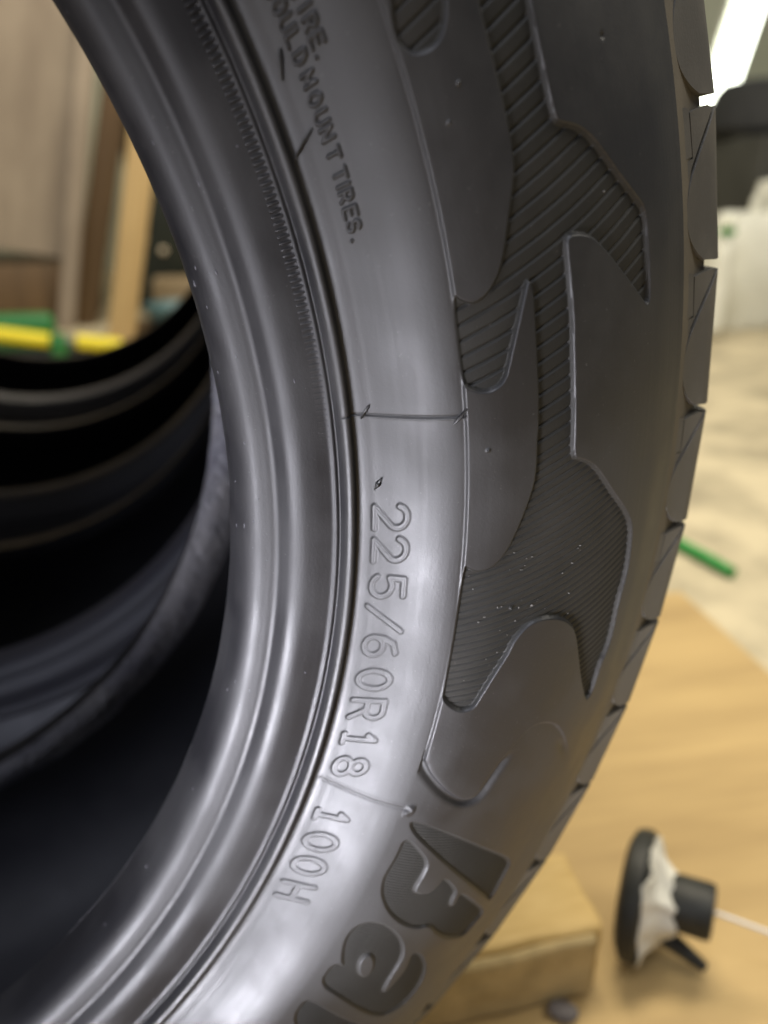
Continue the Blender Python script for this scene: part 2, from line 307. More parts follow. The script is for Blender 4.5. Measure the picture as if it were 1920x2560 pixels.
# hatched recesses
sb = np.maximum(sdf(x, y, bandP), sdf(x, y, t0P)); mb = sstep((sb + .4) / .8)
u = x - .38 * y
uu = np.where(u > -22, u / 3.7, -22 / 3.7 + (u + 22) / 2.1)
fr = uu - np.floor(uu); pit = np.where(u > -22, 3.7, 2.1)
dist = np.minimum(fr, 1 - fr) * pit
groove = np.exp(-(dist / np.where(u > -22, .34, .28)) ** 2) * np.where(u > -22, .55, .32)
tilt = (fr - .5) * np.where(u > -22, .09, .08)
Hh[w] = .68 * mp * fade * (1 - mb) - .45 * mb - 1.0 * np.exp(-((sp + 1.3) / 1.3) ** 2) * sstep((-13.6 - x / KX) / 1.0) * fade * (y > DEC - .5) - (groove - tilt) * sstep((sb - .1) / .5)
c = CLS[w]; c[(sp > 0)] = 3
bladeB = sdf(x, y, np.vstack([chaikin(mm(SH['tongue1']), 2, closed=False)])) > 0
c[(sp > 0) & bladeB] = 2
c[(sp > 0) & ~bladeB & (y < 98) & (x / KX > 10)] = 1
c[(sp > 0) & ~bladeB & (y < 100) & (x / KX < -5) ] = 3
rib_id = (np.floor(uu).astype(int) + 200)
c[sb > 0] = 1000 + rib_id[sb > 0]
CLS[w] = c
# recessed brand letters
for n, k in enumerate(('Bbar', 'Bbody', 'abody', 'rbody')):
    P = letterP[k]; w = window(P[:, 0].min() - 2, P[:, 0].max() + 2, P[:, 1].min() - 2, P[:, 1].max() + 2); x, y = X[w], Y[w]
    s = sdf(x, y, P)
    if k == 'abody': s = np.minimum(s, -sdf(x, y, cntP))
    m_ = sstep((s + .6) / 1.2); Hh[w] -= m_ * .85 + .15 * np.cos((x - .10 * y) / 1.0 * 2 * math.pi) * sstep((s - .5) / .5)
    c = CLS[w]; c[s > 0] = 10 + max(0, n - 1); CLS[w] = c
# raised characters
for n, d in enumerate(TEXT):
    a0, a1 = d['a0'] * KX, d['a1'] * KX; k = KX / (math.pi / 180 * 260)    # true width at this radius
    w = window(min(a0, a1) - d['w'] * k, max(a0, a1) + d['w'] * k, d['t0'] - 1.5, d['t1'] + 1.5); x, y = X[w], Y[w]
    gy = (y - d['t0']) / (d['t1'] - d['t0']); lx = -(x - (a0 + (a1 - a0) * np.clip(gy, -.2, 1.2))) / k
    lines = [[((px - .5) * d['w'], py * (d['t1'] - d['t0'])) for px, py in ln] for ln in G[d['ch']]]
    sd = d['sw'] - stroke_d(lx, y - d['t0'], lines); e = .46 if d['sw'] > .5 else .16
    Hh[w] += d['h'] * sstep((sd + e) / (2 * e)) * (1 - (.25 * sstep((sd - .35) / .4) if d['sw'] > .5 else 0))
    c = CLS[w]; c[sd > -.05] = 100 + n; CLS[w] = c
# mould seams, small nubs, soft unevenness
def seam(xa, ya, xb, yb, hgt, wd):
    w = window(min(xa, xb) - 3, max(xa, xb) + 3, min(ya, yb) - .6, max(ya, yb) + .6); x, y = X[w], Y[w]
    Hh[w] += hgt * np.exp(-(stroke_d(x, y, [[(xa, ya), (xb, yb)]]) / wd) ** 2)
seam(5.22 * KX, 47.5, 5.22 * KX, 79, -.30, .30); seam(5.12 * KX, 47.5, 5.12 * KX, 79, .16, .30)
seam(-18.78 * KX, 53.5, -18.0 * KX, 80, -.15, .6); seam(-18.65 * KX, 53.5, -17.85 * KX, 80, .10, .6)
seam(-18.25 * KX, 79.5, -18.0 * KX, 80.5, .7, 1.2)
rng = np.random.default_rng(4)
for xa, ya, hh, wd in ((3.5, 84, .9, .32), (18.6, 88.4, .6, .3), (17.4, 84.9, .5, .3), (-5.0, 93, .8, .4), (18.4, 123.5, -.5, .5)): seam(xa * KX, ya, xa * KX + .05, ya, hh, wd)
for _ in range(60): seam(*(lambda a, b: (a, b, a + .05, b))(rng.uniform(TH0, TH1) * KX, rng.uniform(54, 150)), rng.uniform(-.06, .10), rng.uniform(.15, .3))
Hh += .035 * np.sin(X * .11 + np.sin(Y * .2)) * np.sin(Y * .17 + 1.3 * np.sin(X * .05)) +   .003 * np.sin(Y * 2.6 + .8 * np.sin(X * .03))
Hh *= np.clip((Y - 46.9) / 3, 0, 1) * np.clip((SIDE.L * 1000 - Y) / 2, 0, 1)
PV = surf(SIDE, X / KX * math.pi / 180, Y / 1000, Hh / 1000)
du = np.gradient(PV, axis=0); dv = np.gradient(PV, axis=1); NV = np.cross(dv, du); NV /= np.linalg.norm(NV, axis=-1, keepdims=True) + 1e-12
if NV[NX // 2, NT // 2, 1] > 0: NV = -NV
gi, gj = np.meshgrid(np.arange(NX - 1), np.arange(NT - 1), indexing='ij'); q = (gi * NT + gj)
FQ = np.stack([q, q + 1, q + NT + 1, q + NT], -1).reshape(-1, 4)
FC = CLS[:-1, :-1].ravel()
PVf, NVf = PV.reshape(-1, 3), NV.reshape(-1, 3); UVf = np.stack([X / 1000, Y / 1000], -1).reshape(-1, 2)
def carve(name, sel, material, parent):
    F = FQ[sel]; ids, inv = np.unique(F, return_inverse=True); F = inv.reshape(-1, 4)
    me = np_mesh(name, PVf[ids], F, UVf[ids], NVf[ids], material=material)
    return link(bpy.data.objects.new(name, me), parent)

LEN = SIDE.L
bead_c = along(SIDE, 0, .0470, .0006)
side_lo = along(SIDE, .0466, LEN, .004)
tyres = []
def tyre_base(loc, label):
    o = empty('tyre', loc); tag(o, label, 'tyre', 'tyres standing in a row'); tyres.append(o); return o
YP = 0.2345
LAB = ['black tyre with moulded sidewall lettering, nearest of the row', 'second tyre of the row, just behind the lettered front tyre', 'third tyre from the front of the row of four tyres', 'rearmost tyre of the row, in front of the green and yellow tool']
T0 = tyre_base((0, 0, 0), LAB[0])
sw = carve('sidewall', FC == 0, RUB, T0)
for cl, nm, lb in ((1, 'raised_panel', None), (2, 'raised_panel', None), (3, 'raised_panel', None)):
    carve(nm, FC == cl, RUB, sw)
for cl, lb in ((10, 'recessed hatched letter B'), (11, 'recessed hatched letter a'), (12, 'recessed hatched letter r')):
    carve('recessed_letter', FC == cl, RUB_HATCH, sw)['label'] = lb
for n, d in enumerate(TEXT):
    if (FC == 100 + n).any(): carve('raised_letter', FC == 100 + n, RUB, sw)
FY = Y[:-1, :-1].ravel()
for r_id in np.unique(FC[FC >= 1000]):
    idx = np.where(FC == r_id)[0]; o_ = idx[np.argsort(FY[idx])]; cut = np.where(np.diff(FY[o_]) > .9)[0] + 1
    for part in np.split(o_, cut):
        if len(part) > 12: carve('hatch_rib', part, RUB_HATCH, sw)
lo_side = lathe('sidewall', side_lo, R(TH1), R(TH0) + 2 * math.pi, 260, RUB)
link(bpy.data.objects.new('plain_sidewall', lo_side), T0)
bead_me = lathe('bead', bead_c, seg=720, material=RUB_BEAD, wob=.00004)
link(bpy.data.objects.new('bead', bead_me), T0)
# knurl ticks between the flat band and the thin ridge of the bead
bm = bmesh.new()
for k in range(88):
    th = R(31 - k * .318); f = float(sstep((31 - k * .318 - 2) / 16.))
    for (t_a, t_b) in ((.0400, .0428),):
        ring = []
        for tt in np.linspace(t_a, t_b, 5):
            e = .35 if tt in (t_a, t_b) else 1
            row = []
            for dx, hz in ((-.42, -.05), (-.16, .48 * f * e), (.16, .48 * f * e), (.42, -.05)):
                row.append(bm.verts.new(surf(SIDE, th + dx / 247., np.array(tt), hz / 1000).tolist()))
            ring.append(row)
        for A, B in zip(ring, ring[1:]):
            for i in range(3): bm.faces.new((A[i], A[i + 1], B[i + 1], B[i]))
kn = bm_obj('knurl_marks', bm, RUB_BEAD, T0); kn['kind'] = 'stuff'
# groove floor, tread ribs, rear side, inside
GC = Curve(GRV, 8)
half = along(GC, 0, GC.L, .004)
link(bpy.data.objects.new('tread_base', lathe('tread_base', np.vstack([half, mirror(half)[::-1][1:]]), seg=300, material=RUB_GROOVE)), T0)
inn = along(Curve(INN, 10), 0, Curve(INN, 10).L, .004)
def toe_split(P, n): return P[:n + 1], P[n:]
toe_f, liner_half = toe_split(inn, 6)
liner_me = lathe('inner_liner', np.vstack([liner_half, mirror(liner_half)[::-1][1:]]), seg=300, material=RUB_IN)
toe_me = lathe('bead_toe', mirror(along(Curve(INN, 10), 0, .0245, .0008)), seg=1400, material=RUB_TOE, wob=.00022, blot=.00032)
toef_me = lathe('bead_toe', toe_f, seg=300, material=RUB_IN)
rear_me = lathe('rear_sidewall', mirror(np.vstack([along(SIDE, 0, .05, .0015), side_lo[1:]])), seg=300, material=RUB)
link(bpy.data.objects.new('inner_liner', liner_me), T0); link(bpy.data.objects.new('bead_toe', toe_me), T0); link(bpy.data.objects.new('bead_toe', toef_me), T0)
link(bpy.data.objects.new('rear_sidewall', rear_me), T0)
# centre ribs of the tread with circumferential grooves
for a0, a1 in ((-.030, -.052), (-.060, -.088), (-.096, -.118)):
    pts = [(.3586, a0), (.3640, a0), (.3663, a0 - .0012)] + [(.3666, a) for a in np.linspace(a0 - .003, a1 + .003, 4)] + [(.3663, a1 + .0012), (.3640, a1), (.3586, a1)]
    link(bpy.data.objects.new('tread_rib', lathe('tread_rib', pts, seg=300, material=RUB_TREAD)), T0)

# ------------------------------------------------------------------ shoulder blocks
def smooth_open(P, n=2): return chaikin(P, n, closed=False)
curve = [(.095, 22), (.18, 17.5), (.34, 10.4), (.46, 5.6), (.58, 3.0), (.68, 2.6), (.80, 4.4), (.92, 9.0), (.99, 14.0)]
def offset_curve(P, d, pitch_mm):
    P = np.array(P, float) * [pitch_mm, 1]; T = np.gradient(P, axis=0); T /= np.linalg.norm(T, axis=1, keepdims=True); N = np.stack([-T[:, 1], T[:, 0]], 1)
    return (P + N * d) / [pitch_mm, 1]
def pieces(pmm):
    c_ = smooth_open(curve, 2)
    outer = [tuple(p) for p in offset_curve(c_, .6, pmm)] + [(1.01, 22.0), (1.01, 46.0), (.10, 46.0), (.085, 25.0)]
    cc = [p for p in c_ if p[0] < .60]
    inner = [tuple(p) for p in offset_curve(np.array(cc), -.6, pmm)][::-1]
    strip1 = [(.315, 8.2), (.315, 1.6), (.0, 1.6), (.035, 7.9)]
    inner_poly = [(.055, 13.0), (.058, 18.5)] + [p for p in inner[::-1]] + [(.56, 1.3), (.49, 1.5), (.335, 1.6), (.33, 9.0), (.06, 9.0)]
    return [outer, inner_poly, strip1]
def piece_mesh(name, poly, pdeg, depth, top, inset=.45):
    pmm = R(pdeg) * 355
    bm = bmesh.new(); vs = [bm.verts.new((f * pmm, t, 0)) for f, t in poly]; f0 = bm.faces.new(vs)
    bmesh.ops.recalc_face_normals(bm, faces=bm.faces[:])
    if f0.normal.z < 0: bmesh.ops.reverse_faces(bm, faces=bm.faces[:])
    bmesh.ops.remove_doubles(bm, verts=bm.verts[:], dist=.05)
    r_ = bmesh.ops.inset_region(bm, faces=bm.faces[:], thickness=inset, depth=0, use_even_offset=True)
    edge = [e for e in bm.edges if len(e.link_faces) == 1]
    for v in {v for e in edge for v in e.verts}: v.co.z = -inset * .8
    ex = bmesh.ops.extrude_edge_only(bm, edges=edge)
    for v in [g for g in ex['geom'] if isinstance(g, bmesh.types.BMVert)]: v.co.z = -depth
    ts = [p[1] for p in poly]
    for tv in np.arange(math.ceil(min(ts)), max(ts), 2.0):
        bmesh.ops.bisect_plane(bm, geom=bm.verts[:] + bm.edges[:] + bm.faces[:], plane_co=(0, tv + .013, 0), plane_no=(0, 1, 0))
    for v in bm.verts:
        t = np.array(v.co.y / 1000); dep = v.co.z
        if dep <= -depth + .01: dep = -min(depth, 1.0 + v.co.y * .26)
        h = (dep + top) / 1000; p = surf(SHOULDER, -v.co.x / 355., t, h); v.co = Vector((p[0], p[1], p[2] - AX))
    bmesh.ops.recalc_face_normals(bm, faces=bm.faces[:])
    me = bpy.data.meshes.new(name); bm.to_mesh(me); bm.free()
    me.polygons.foreach_set('use_smooth', np.ones(len(me.polygons), bool)); me.set_sharp_from_angle(angle=R(38)); me.materials.append(RUB_TREAD)
    return me
GAPS = [27.8, 21.4, 15.0, 8.5, 2.0, -3.9, -9.4, -14.7, -20.0, -25.6, -31.6]
a = -31.6
while a > -325: GAPS.append(a := a - 6.1)
cache = {}
for g0, g1 in zip(GAPS, GAPS[1:] + [27.8 - 360]):
    pd = round(g0 - g1, 1)
    if pd > 9 or pd < 3: continue
    if pd not in cache:
        cache[pd] = [piece_mesh('tread_block', P, pd, 7.5, tp) for P, tp in zip(pieces(R(pd) * 355), (.0, -.25, -.1))]
    for me in cache[pd]:
        o = bpy.data.objects.new('tread_block', me); o.location = (0, 0, AX); o.rotation_euler = (0, -R(g0), 0); link(o, T0)
# same blocks on the far shoulder, mirrored
rear_lo = lathe('rear_shoulder', mirror(along(SHOULDER, 0, .046, .003)), seg=300, material=RUB_TREAD)
link(bpy.data.objects.new('rear_shoulder', rear_lo), T0)
# vent hairs left by the mould, and the scars beside them
for (a0, t0, a1, t1, lift) in ((5.75, 56.5, 5.0, 54.0, 2.2), (5.75, 80.4, 4.85, 76.5, 1.6), (18.9, 58.0, 17.9, 51.8, 3.5), (22.2, 57.6, 21.05, 55.4, 3.0), (1.75, 58.4, 1.05, 56.4, 1.6)):
    pts = [surf(SIDE, R(a0 + (a1 - a0) * f), np.array((t0 + (t1 - t0) * f) / 1000), (.25 + lift * .5 * f * (1 - f)) / 1000).tolist() for f in np.linspace(0, 1, 9)]
    bm_obj('vent_hair', tube_bm(pts, [.0002, .00036, .0004, .0004, .0004, .0004, .0004, .0003, .0002], 6), HAIR, T0)
# dark bud beside the first figure
p = surf(SIDE, R(1.4), np.array(.0574), .0004); bm = bmesh.new(); bmesh.ops.create_icosphere(bm, subdivisions=2, radius=.00075, matrix=Matrix.Translation(p.tolist())); bm_obj('vent_stub', bm, HAIR, T0)

bm = bmesh.new(); rn = random.Random(11)
for k in range(46):
    a_ = rn.uniform(-44, 28); t_ = rn.choice((rn.uniform(12, 30), rn.uniform(18, 24), rn.uniform(30, 48)))
    p = surf(SIDE, R(a_), np.array(t_ / 1000), .00002); s_ = rn.uniform(.00010, .00030)
    rotm = Matrix.Rotation(-R(a_), 4, 'Y'); L_ = rn.uniform(.8, 3.5)
    bmesh.ops.create_icosphere(bm, subdivisions=1, radius=s_, matrix=Matrix.Translation(p.tolist()) @ rotm @ Matrix.Diagonal((.8, .6, L_, 1)))
nb = bm_obj('mould_nubs', bm, RUB_BACK, T0); nb['kind'] = 'stuff'
# ------------------------------------------------------------------ the other tyres of the row
full_side = lathe('sidewall', np.vstack([along(SIDE, .0, .055, .0012), along(SIDE, .056, LEN, .004)]), seg=300, material=RUB_BACK)
toed_me = toe_me.copy(); toed_me.materials.clear(); toed_me.materials.append(RUB_IN)
sh_f = along(SHOULDER, 0, .040, .003)
mid = [(.3655, -.024), (.359, -.0245), (.359, -.030), (.3662, -.0305), (.3665, -.052), (.359, -.0525), (.359, -.060), (.3665, -.0605), (.3667, -.074)]
halfT = np.vstack([sh_f, mid]); tread_me = lathe('tread', np.vstack([halfT, mirror(halfT)[::-1][1:]]), seg=300, material=RUB_TREAD)
for k, (fx, fy, fz, pt, yw) in enumerate(((.023, .258, .013, 3.5, -3.5), (.042, .498, .037, 4.5, -1.5), (.050, .738, .062, 4.0, 3.0)), 1):
    rot_ = Matrix.Rotation(R(yw), 4, 'Z') @ Matrix.Rotation(R(pt), 4, 'X')
    o = tyre_base((0, 0, 0), LAB[k]); o.matrix_world = Matrix.Translation((fx, fy, AX + fz)) @ rot_ @ Matrix.Translation((0, 0, -AX))
    for nm, me in (('sidewall', full_side), ('tread', tread_me), ('inner_liner', liner_me), ('bead_toe', toed_me), ('bead_toe', toef_me), ('rear_sidewall', rear_me)):
        link(bpy.data.objects.new(nm, me), o)

# ------------------------------------------------------------------ setting
CONC = mat('concrete', (0.58, 0.50, 0.33), 0.75, (0.33, 0.285, 0.19), 8, 0.4, 60, contrast=(.40, .66))
PLY = mat('plywood', (0.52, 0.365, 0.155), 0.6, (0.35, 0.235, 0.095), 2.6, 0.25, 40, stretch=(1.0, 7.0, 1.0), contrast=(.35, .72))
WALL = mat('painted_wall', (0.62, 0.64, 0.50), 0.8, (0.55, 0.57, 0.44), 2)
def sheet(name, x0, x1, y0, y1, z, m, n=1):
    bm = bmesh.new(); bmesh.ops.create_grid(bm, x_segments=n, y_segments=n, size=.5)
    for v in bm.verts: v.co = Vector((x0 + (v.co.x + .5) * (x1 - x0), y0 + (v.co.y + .5) * (y1 - y0), z))
    return bm_obj(name, bm, m)
fl = sheet('floor', -8, 8, -5, 9, -.012, CONC); fl['kind'] = 'structure'
wl = bm_obj('wall', box_bm(16, .1, 3.4, 0, center=(0, 4.05, 1.69)), WALL); wl['kind'] = 'structure'
pb = bm_obj('plywood_sheet', box_bm(1.75, 1.9, .0116, .001, 1, center=(-.155, -.43, -.0058)), PLY); pb.rotation_euler = (0, 0, R(-2)); pb.location = (-.01, .012, 0)
tag(pb, 'tan plywood sheet lying on the floor under the tyres', 'plywood')

# ------------------------------------------------------------------ wood offcut beside the tyre
PINE = mat('pine', (0.62, 0.45, 0.19), 0.65, (0.50, 0.34, 0.12), 30, 0.5, 120, stretch=(1, 6, 6), contrast=(.3, .7))
ENDG = mat('sawn_wood', (0.52, 0.40, 0.20), 0.85, (0.36, 0.28, 0.14), 45, 1.0, 260, contrast=(.35, .68))
wb = empty('wood_block', (.33, .105, 0)); tag(wb, 'pale wooden block offcut lying beside the front tyre', 'wood block')
def block_piece(name, x0, x1, y0, y1, z0, z1, m, cut, seed):
    bm = box_bm(x1 - x0, y1 - y0, z1 - z0, 0, center=((x0 + x1) / 2, (y0 + y1) / 2, (z0 + z1) / 2))
    bmesh.ops.bevel(bm, geom=bm.edges[:], offset=.004, segments=3, affect='EDGES', profile=.5)
    bmesh.ops.subdivide_edges(bm, edges=[e for e in bm.edges if e.calc_length() > .02], cuts=cut, use_grid_fill=True)
    jitter(bm, .0012, 90, seed); jitter(bm, .002, 25, seed + 3); return bm_obj(name, bm, m, wb, angle=60)
block_piece('body', -.10, .083, -.022, .034, .0014, .050, PINE, 8, 1)
block_piece('sawn_end', -.099, .078, -.028, -.0215, .0016, .0475, ENDG, 10, 2)

# ------------------------------------------------------------------ disc clamp with white cord
BLK = mat('black_plastic', (0.012, 0.013, 0.011), 0.55, (0.022, 0.023, 0.020), 60, 0.2, 300)
WHT = mat('white_filler', (0.78, 0.77, 0.70), 0.8, (0.62, 0.61, 0.54), 40, 0.9, 150)
CORD = mat('white_cord', (0.80, 0.78, 0.74), 0.6)
tl = empty('disc_clamp', (.447, .107, 0), 0); tl.scale = (.76, .76, .76); tag(tl, 'black disc clamp with white back and knob standing on edge', 'clamp')
ax = Vector((.81, -.59, .06)).lerp(Vector((-.59, -.81, 0)), .05).normalized()
rot = Vector((0, 0, 1)).rotation_difference(ax).to_matrix().to_4x4()
def on_axis(bm, dz=.0515): bmesh.ops.transform(bm, matrix=Matrix.Translation((0, 0, dz)) @ rot, verts=bm.verts[:]); return bm
on_axis(d_bm := lathe_bm([(.018, -.011), (.040, -.010), (.0485, -.006), (.0505, .0), (.0505, .006), (.048, .0085), (.030, .0085)], 56)); bm_obj('disc', d_bm, BLK, tl)
bmw = lathe_bm([(.0475, .0080), (.0470, .0095), (.040, .0125), (.032, .0165), (.026, .022), (.0225, .029), (.0185, .032), (.006, .032)], 56)
jitter(bmw, .0045, 70, 5); jitter(bmw, .0030, 190, 8); on_axis(bmw); bm_obj('white_back', bmw, WHT, tl)
k_bm = lathe_bm([(.010, .024), (.0195, .0255), (.0208, .029), (.0212, .052), (.0202, .0560), (.014, .0570), (.004, .0572)], 40); on_axis(k_bm, .056); bm_obj('knob', k_bm, BLK, tl)
side = Vector((0, 0, -1)); L0 = ax * .012 + Vector((0, 0, .026))
lv = tube_bm([L0 + ax * t * .046 + Vector((-.59, -.81, 0)) * (t * .006) + Vector((0, 0, -1)) * (t * .0215) for t in np.linspace(0, 1, 7)], [.0085, .0085, .0078, .007, .006, .0052, .0040], 12); bm_obj('lever', lv, BLK, tl)
c0 = ax * .053 + Vector((0, 0, .0575))
cd = tube_bm([c0 + ax * (.20 * t) + Vector((.01 * t * t, 0, -.012 * t - .03 * t * t)) for t in np.linspace(0, 1, 12)], .0016, 8); bm_obj('cord', cd, CORD, tl)

STONE = mat('grey_stone', (0.22, 0.20, 0.19), 0.8, (0.10, 0.09, 0.09), 120, .6, 300)
bm = bmesh.new(); bmesh.ops.create_icosphere(bm, subdivisions=3, radius=1)
for v in bm.verts: v.co = Vector((v.co.x * .0085, v.co.y * .006, v.co.z * .0042))
jitter(bm, .0012, 160, 3); pe = bm_obj('pebble', bm, STONE); pe.location = (.3865, .071, .0038); pe.rotation_euler = (0, 0, -.5); tag(pe, 'small grey pebble on the plywood below the wood block', 'pebble')

rb_ = bm_obj('ramp_board', box_bm(.62, .70, .012, .002, 1, center=(0, .35, -.006)), PINE); rb_.location = (.03, .27, .0125); rb_.rotation_euler = (R(6.0), 0, 0); tag(rb_, 'sloping board under the three rear tyres of the row', 'board')
be = bm_obj('timber_beam', box_bm(.5, .06, .058, .004, 2, center=(.04, .88, .0292)), PINE); tag(be, 'timber beam propping up the board under the rear tyres', 'beam')
# ------------------------------------------------------------------ right background
GRN = mat('green_plastic', (0.03, 0.27, 0.05), 0.35)
gs = bm_obj('green_stick', tube_bm([(.79, .68, -.004), (.80, .63, -.004), (.81, .585, -.004), (.818, .54, -.004)], [.0075, .008, .008, .007], 12), GRN); tag(gs, 'short green plastic stick lying on the concrete floor', 'stick')
BAG = mat('bag_plastic', (0.82, 0.82, 0.72), 0.5, (0.72, 0.72, 0.62), 12, .5, 30)
bgx = empty('carrier_bag', (1.865, 2.05, -.012)); tag(bgx, 'white plastic carrier bag with looped handle standing on the floor', 'bag')
def bag_body():
    bm = bmesh.new(); rings = []; seg = 40
    for z, w_, d_ in ((.0, .125, .08), (.02, .14, .09), (.10, .142, .095), (.20, .138, .09), (.28, .13, .07), (.325, .12, .045), (.335, .11, .02)):
        rings.append([bm.verts.new((w_ * math.copysign(abs(math.cos(t)) ** .6, math.cos(t)), d_ * math.copysign(abs(math.sin(t)) ** .7, math.sin(t)), z)) for t in [2 * math.pi * i / seg for i in range(seg)]])
    for A, B in zip(rings, rings[1:]):
        for i in range(seg): bm.faces.new((A[i], A[(i + 1) % seg], B[(i + 1) % seg], B[i]))
    bm.faces.new(rings[0]); bm.faces.new(rings[-1]); bmesh.ops.subdivide_edges(bm, edges=bm.edges[:], cuts=1, use_grid_fill=True)
    jitter(bm, .010, 9, 4); jitter(bm, .006, 32, 9)
    zmin = min(v.co.z for v in bm.verts)
    for v in bm.verts: v.co.z = max(v.co.z, 0.0)
    return bm
bm_obj('bag_body', bag_body(), BAG, bgx)
for sx in (-.085, .03):
    bm = tube_bm([(sx - .02, 0, .31), (sx - .022, 0, .36), (sx - .01, 0, .41), (sx + .012, 0, .415), (sx + .028, 0, .36), (sx + .026, 0, .31)], [.02, .018, .016, .016, .018, .02], 10)
    if sx > 0: bm_obj('handle', bm, BAG, bgx)
    else: bm.free()
CAP = mat('pale_cap', (0.85, 0.86, 0.74), 0.3); 
cp = empty('capped_bottle', (1.656, 1.86, .012)); tag(cp, 'green bottle with round pale cap in front of the white bag', 'bottle')
bm_obj('bottle', lathe_bm([(.02, 0), (.026, .006), (.027, .20), (.020, .235), (.012, .25), (.012, .268)], 24), BAG, cp)
bm_obj('collar', lathe_bm([(.0135, .262), (.022, .264), (.022, .276), (.0135, .278)], 24), GRN, cp)
bm = bmesh.new(); bmesh.ops.create_uvsphere(bm, u_segments=20, v_segments=12, radius=.021, matrix=Matrix.Translation((0, 0, .296))); bm_obj('cap', bm, CAP, cp)
DK = mat('dark_vinyl', (0.010, 0.011, 0.012), 0.75, (0.018, 0.019, 0.020), 10); GREY = mat('grey_paint', (0.035, 0.035, 0.030), 0.6, (0.05, 0.05, 0.044), 8)
st = empty('padded_cabinet', (2.205, 2.45, -.012)); tag(st, 'grey cabinet with a thick black padded top behind the bag', 'cabinet')
bm_obj('body', box_bm(.52, .5, .36, .012, 3, center=(.03, 0, .37 - .0)), GREY, st)
for sx in (-.19, .25):
    for sy in (-.2, .2): bm_obj('leg', box_bm(.05, .05, .20, .004, 2, center=(sx, sy, .10)), GREY, st)
cush = lathe_bm([(.20, .548), (.250, .552), (.268, .572), (.268, .60), (.245, .65), (.228, .69), (.205, .715), (.15, .725), (.02, .725)], 40)
for v in cush.verts: v.co.x *= 1.0; v.co.y *= .9
bm_obj('cushion', cush, DK, st)
TUBE = bpy.data.materials.new('lit_tube'); TUBE.use_nodes = True
e_ = TUBE.node_tree.nodes['Principled BSDF']; e_.inputs['Emission Color'].default_value = (.95, 1.0, .84, 1); e_.inputs['Emission Strength'].default_value = 7
lt = empty('strip_light', (2.42, 3.05, -.012)); tag(lt, 'lit white strip light leaning behind the black padded cabinet', 'light')
A, B = Vector((-.12, .0, .5)), Vector((.272, .0, 2.1)); ddir = (B - A).normalized()
rotL = Vector((0, 0, 1)).rotation_difference(ddir).to_matrix().to_4x4()
def lean(bm): bmesh.ops.transform(bm, matrix=Matrix.Translation(A) @ rotL, verts=bm.verts[:]); return bm
bm_obj('tube', lean(lathe_bm([(.01, 0), (.046, .004), (.048, .02), (.048, 1.6), (.046, 1.62), (.01, 1.625)], 24)), TUBE, lt)
bm_obj('housing', lean(box_bm(.12, .03, 1.68, .006, 2, center=(0, .068, .81))), mat('white_enamel', (.75, .76, .68), .4), lt)
bm_obj('foot', box_bm(.30, .16, .505, .006, 2, center=(-.12, .03, .2525)), GREY, lt)

# ------------------------------------------------------------------ left background, seen through the row of tyres
PANEL = mat('pale_panel', (0.42, 0.345, 0.26), 0.7, (0.27, 0.215, 0.16), 2.5, .1, 20, stretch=(3, 1, .8))
BROWN = mat('dark_board', (0.16, 0.095, 0.04), 0.6, (0.10, 0.06, 0.025), 4, .2, 30, stretch=(6, 1, .5))
POST = mat('pine_post', (0.62, 0.44, 0.20), 0.6, (0.50, 0.34, 0.15), 5, .2, 30, stretch=(6, 6, .6))
def plank(name, xb, y, w_, th_, z0, hgt, lean_, m, label, cat, ox=0):
    o = bm_obj(name, box_bm(w_, th_, hgt, .004, 2, center=(ox, 0, hgt / 2 + z0)), m); o.location = (xb, y, -.012); o.rotation_euler = (R(-1), R(lean_), 0); return tag(o, label, cat)
plank('plaster_sheet', -.185, 2.56, 1.10, .03, .20, 1.5, 10, PANEL, 'large pale beige sheet leaning upright at the left behind the tyres', 'sheet', -.55)
plank('wood_strip', -.176, 2.47, .05, .03, .0, 1.5, 12, PANEL, 'narrow pale wooden strip between the pale sheet and the dark board', 'wood strip')
plank('dark_board', -.130, 2.52, .075, .025, 0, 1.5, 15, BROWN, 'dark brown board standing between pale sheet and pine post', 'board')
plank('wooden_post', .000, 2.25, .074, .06, 0, 1.4, 13, POST, 'pale pine post leaning beside the dark brown board', 'post')
pl_ = bm_obj('shade_box', box_bm(1.3, .35, .185, .006, 2, center=(-.75, 2.72, .0805)), BROWN); tag(pl_, 'long dark brown box added as the shade under the pale leaning sheet', 'shade box')  # dark box put in for the shade below the raised sheet
DG = mat('dark_green_metal', (0.016, 0.022, 0.014), 0.5, (0.03, 0.035, 0.025), 7); GLINT = mat('pale_glint', (0.80, 0.68, 0.48), 0.35)
cb = empty('dark_cabinet', (.40, 2.95, -.012)); tag(cb, 'dark cabinet with two pale balls as glints, behind the pine post', 'cabinet')
bm_obj('body', box_bm(.74, .35, .95, .006, 2, center=(0, 0, .475)), DG, cb)
for kx, kz in ((-.332, .236), (-.272, .198)):
    bm = bmesh.new(); bmesh.ops.create_uvsphere(bm, u_segments=16, v_segments=10, radius=.013, matrix=Matrix.Translation((kx, -.19, kz))); bm_obj('knob', bm, GLINT, cb)  # pale balls standing in for two blurred bright glints
CARD = mat('cardboard', (0.36, 0.27, 0.16), 0.8, (0.27, 0.20, 0.11), 6)
cx = empty('cardboard_box', (.24, 2.62, -.012)); tag(cx, 'low brown cardboard box on the floor before the dark cabinet', 'box')
bm_obj('box_body', box_bm(.30, .20, .12, .003, 1, center=(0, 0, .06)), CARD, cx); bm_obj('flap', box_bm(.29, .09, .004, .001, 1, center=(0, -.052, .1225)), CARD, cx)
TEAL = mat('teal_plastic', (0.08, 0.17, 0.19), 0.45, (0.12, 0.22, 0.23), 9)
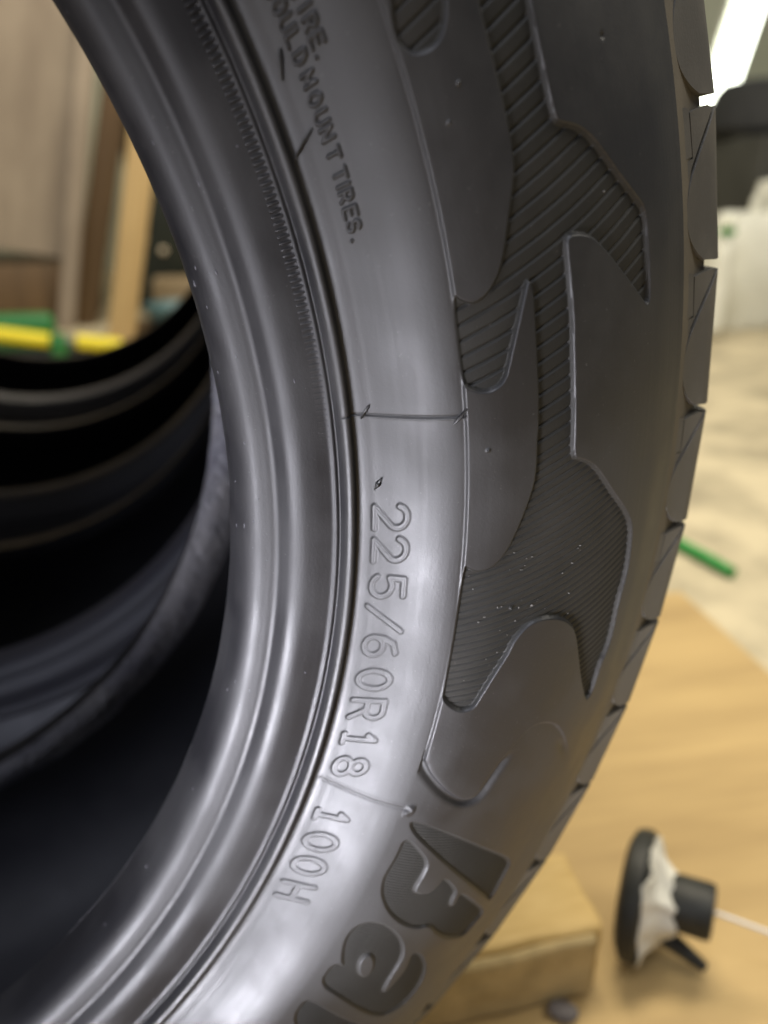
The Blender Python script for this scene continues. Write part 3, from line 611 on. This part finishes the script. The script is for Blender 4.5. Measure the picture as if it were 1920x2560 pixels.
td = bm_obj('teal_dish', lathe_bm([(.05, 0), (.075, .004), (.095, .035), (.10, .055), (.094, .055), (.07, .012), (.02, .008)], 36), TEAL); td.location = (.165, 2.36, .012); tag(td, 'shallow teal plastic dish on the floor beside the pine post', 'dish')
bx_ = bm_obj('low_plank', box_bm(.26, .2, .022, .003, 1, center=(.165, 2.36, -.001)), BROWN); tag(bx_, 'low dark plank under the teal dish', 'plank')
YEL = mat('yellow_plastic', (0.80, 0.66, 0.01), 0.4); GR2 = mat('green_tool', (0.02, 0.16, 0.035), 0.4)
gt = empty('hand_tool', (-.10, 1.95, -.012)); tag(gt, 'green tool with bright yellow grips lying behind the last tyre', 'tool')
def rod(name, x0, z0, x1, z1, rad, m, y=0, seg=14): bm_obj(name, tube_bm([(x0, y, z0), (x0 + .004, y, z0), ((x0 + x1) / 2, y, (z0 + z1) / 2), (x1 - .004, y, z1), (x1, y, z1)], [rad * .7, rad, rad, rad, rad * .7], seg), m, gt)
rod('grip', -.33, .112, -.041, .060, .0175, YEL); rod('grip', .018, .055, .128, .040, .018, YEL)
rod('shaft', -.05, .058, .03, .052, .012, mat('dull_steel', (.16, .15, .13), .4))
bm = box_bm(.24, .05, .10, .02, 3, center=(-.15, .035, .075)); jitter(bm, .006, 20, 2); bm_obj('tool_body', bm, GR2, gt)
bm_obj('tool_body', box_bm(.04, .06, .055, .012, 3, center=(-.022, .0, .046)), GR2, gt)
bm_obj('foot', box_bm(.45, .06, .035, .006, 2, center=(-.08, .03, .0175)), BLK, gt)

# ------------------------------------------------------------------ dust specks caught in the hatched recess
DUST = mat('dust', (0.17, 0.165, 0.155), 0.9)
bm = bmesh.new(); rnd = random.Random(3); n = 0
while n < 45:
    a_ = rnd.uniform(-11, 24); t_ = rnd.uniform(80, 130)
    if rnd.random() < .65: a_ = rnd.uniform(-10.5, -1); t_ = rnd.uniform(80, 112)
    if a_ > 0 and rnd.random() < .5: continue
    p = surf(SIDE, R(a_), np.array(t_ / 1000), -.00025 if a_ < -1 else .0002)
    s_ = rnd.uniform(.00008, .00026)
    bmesh.ops.create_icosphere(bm, subdivisions=1, radius=s_, matrix=Matrix.Translation(p.tolist()) @ Matrix.Diagonal((rnd.uniform(.6, 2.0), 1, rnd.uniform(.6, 1.6), 1))); n += 1
du_ = bm_obj('dust', bm, DUST); du_['kind'] = 'stuff'; tag(du_, 'pale dust specks caught on the hatched tyre sidewall', 'dust')
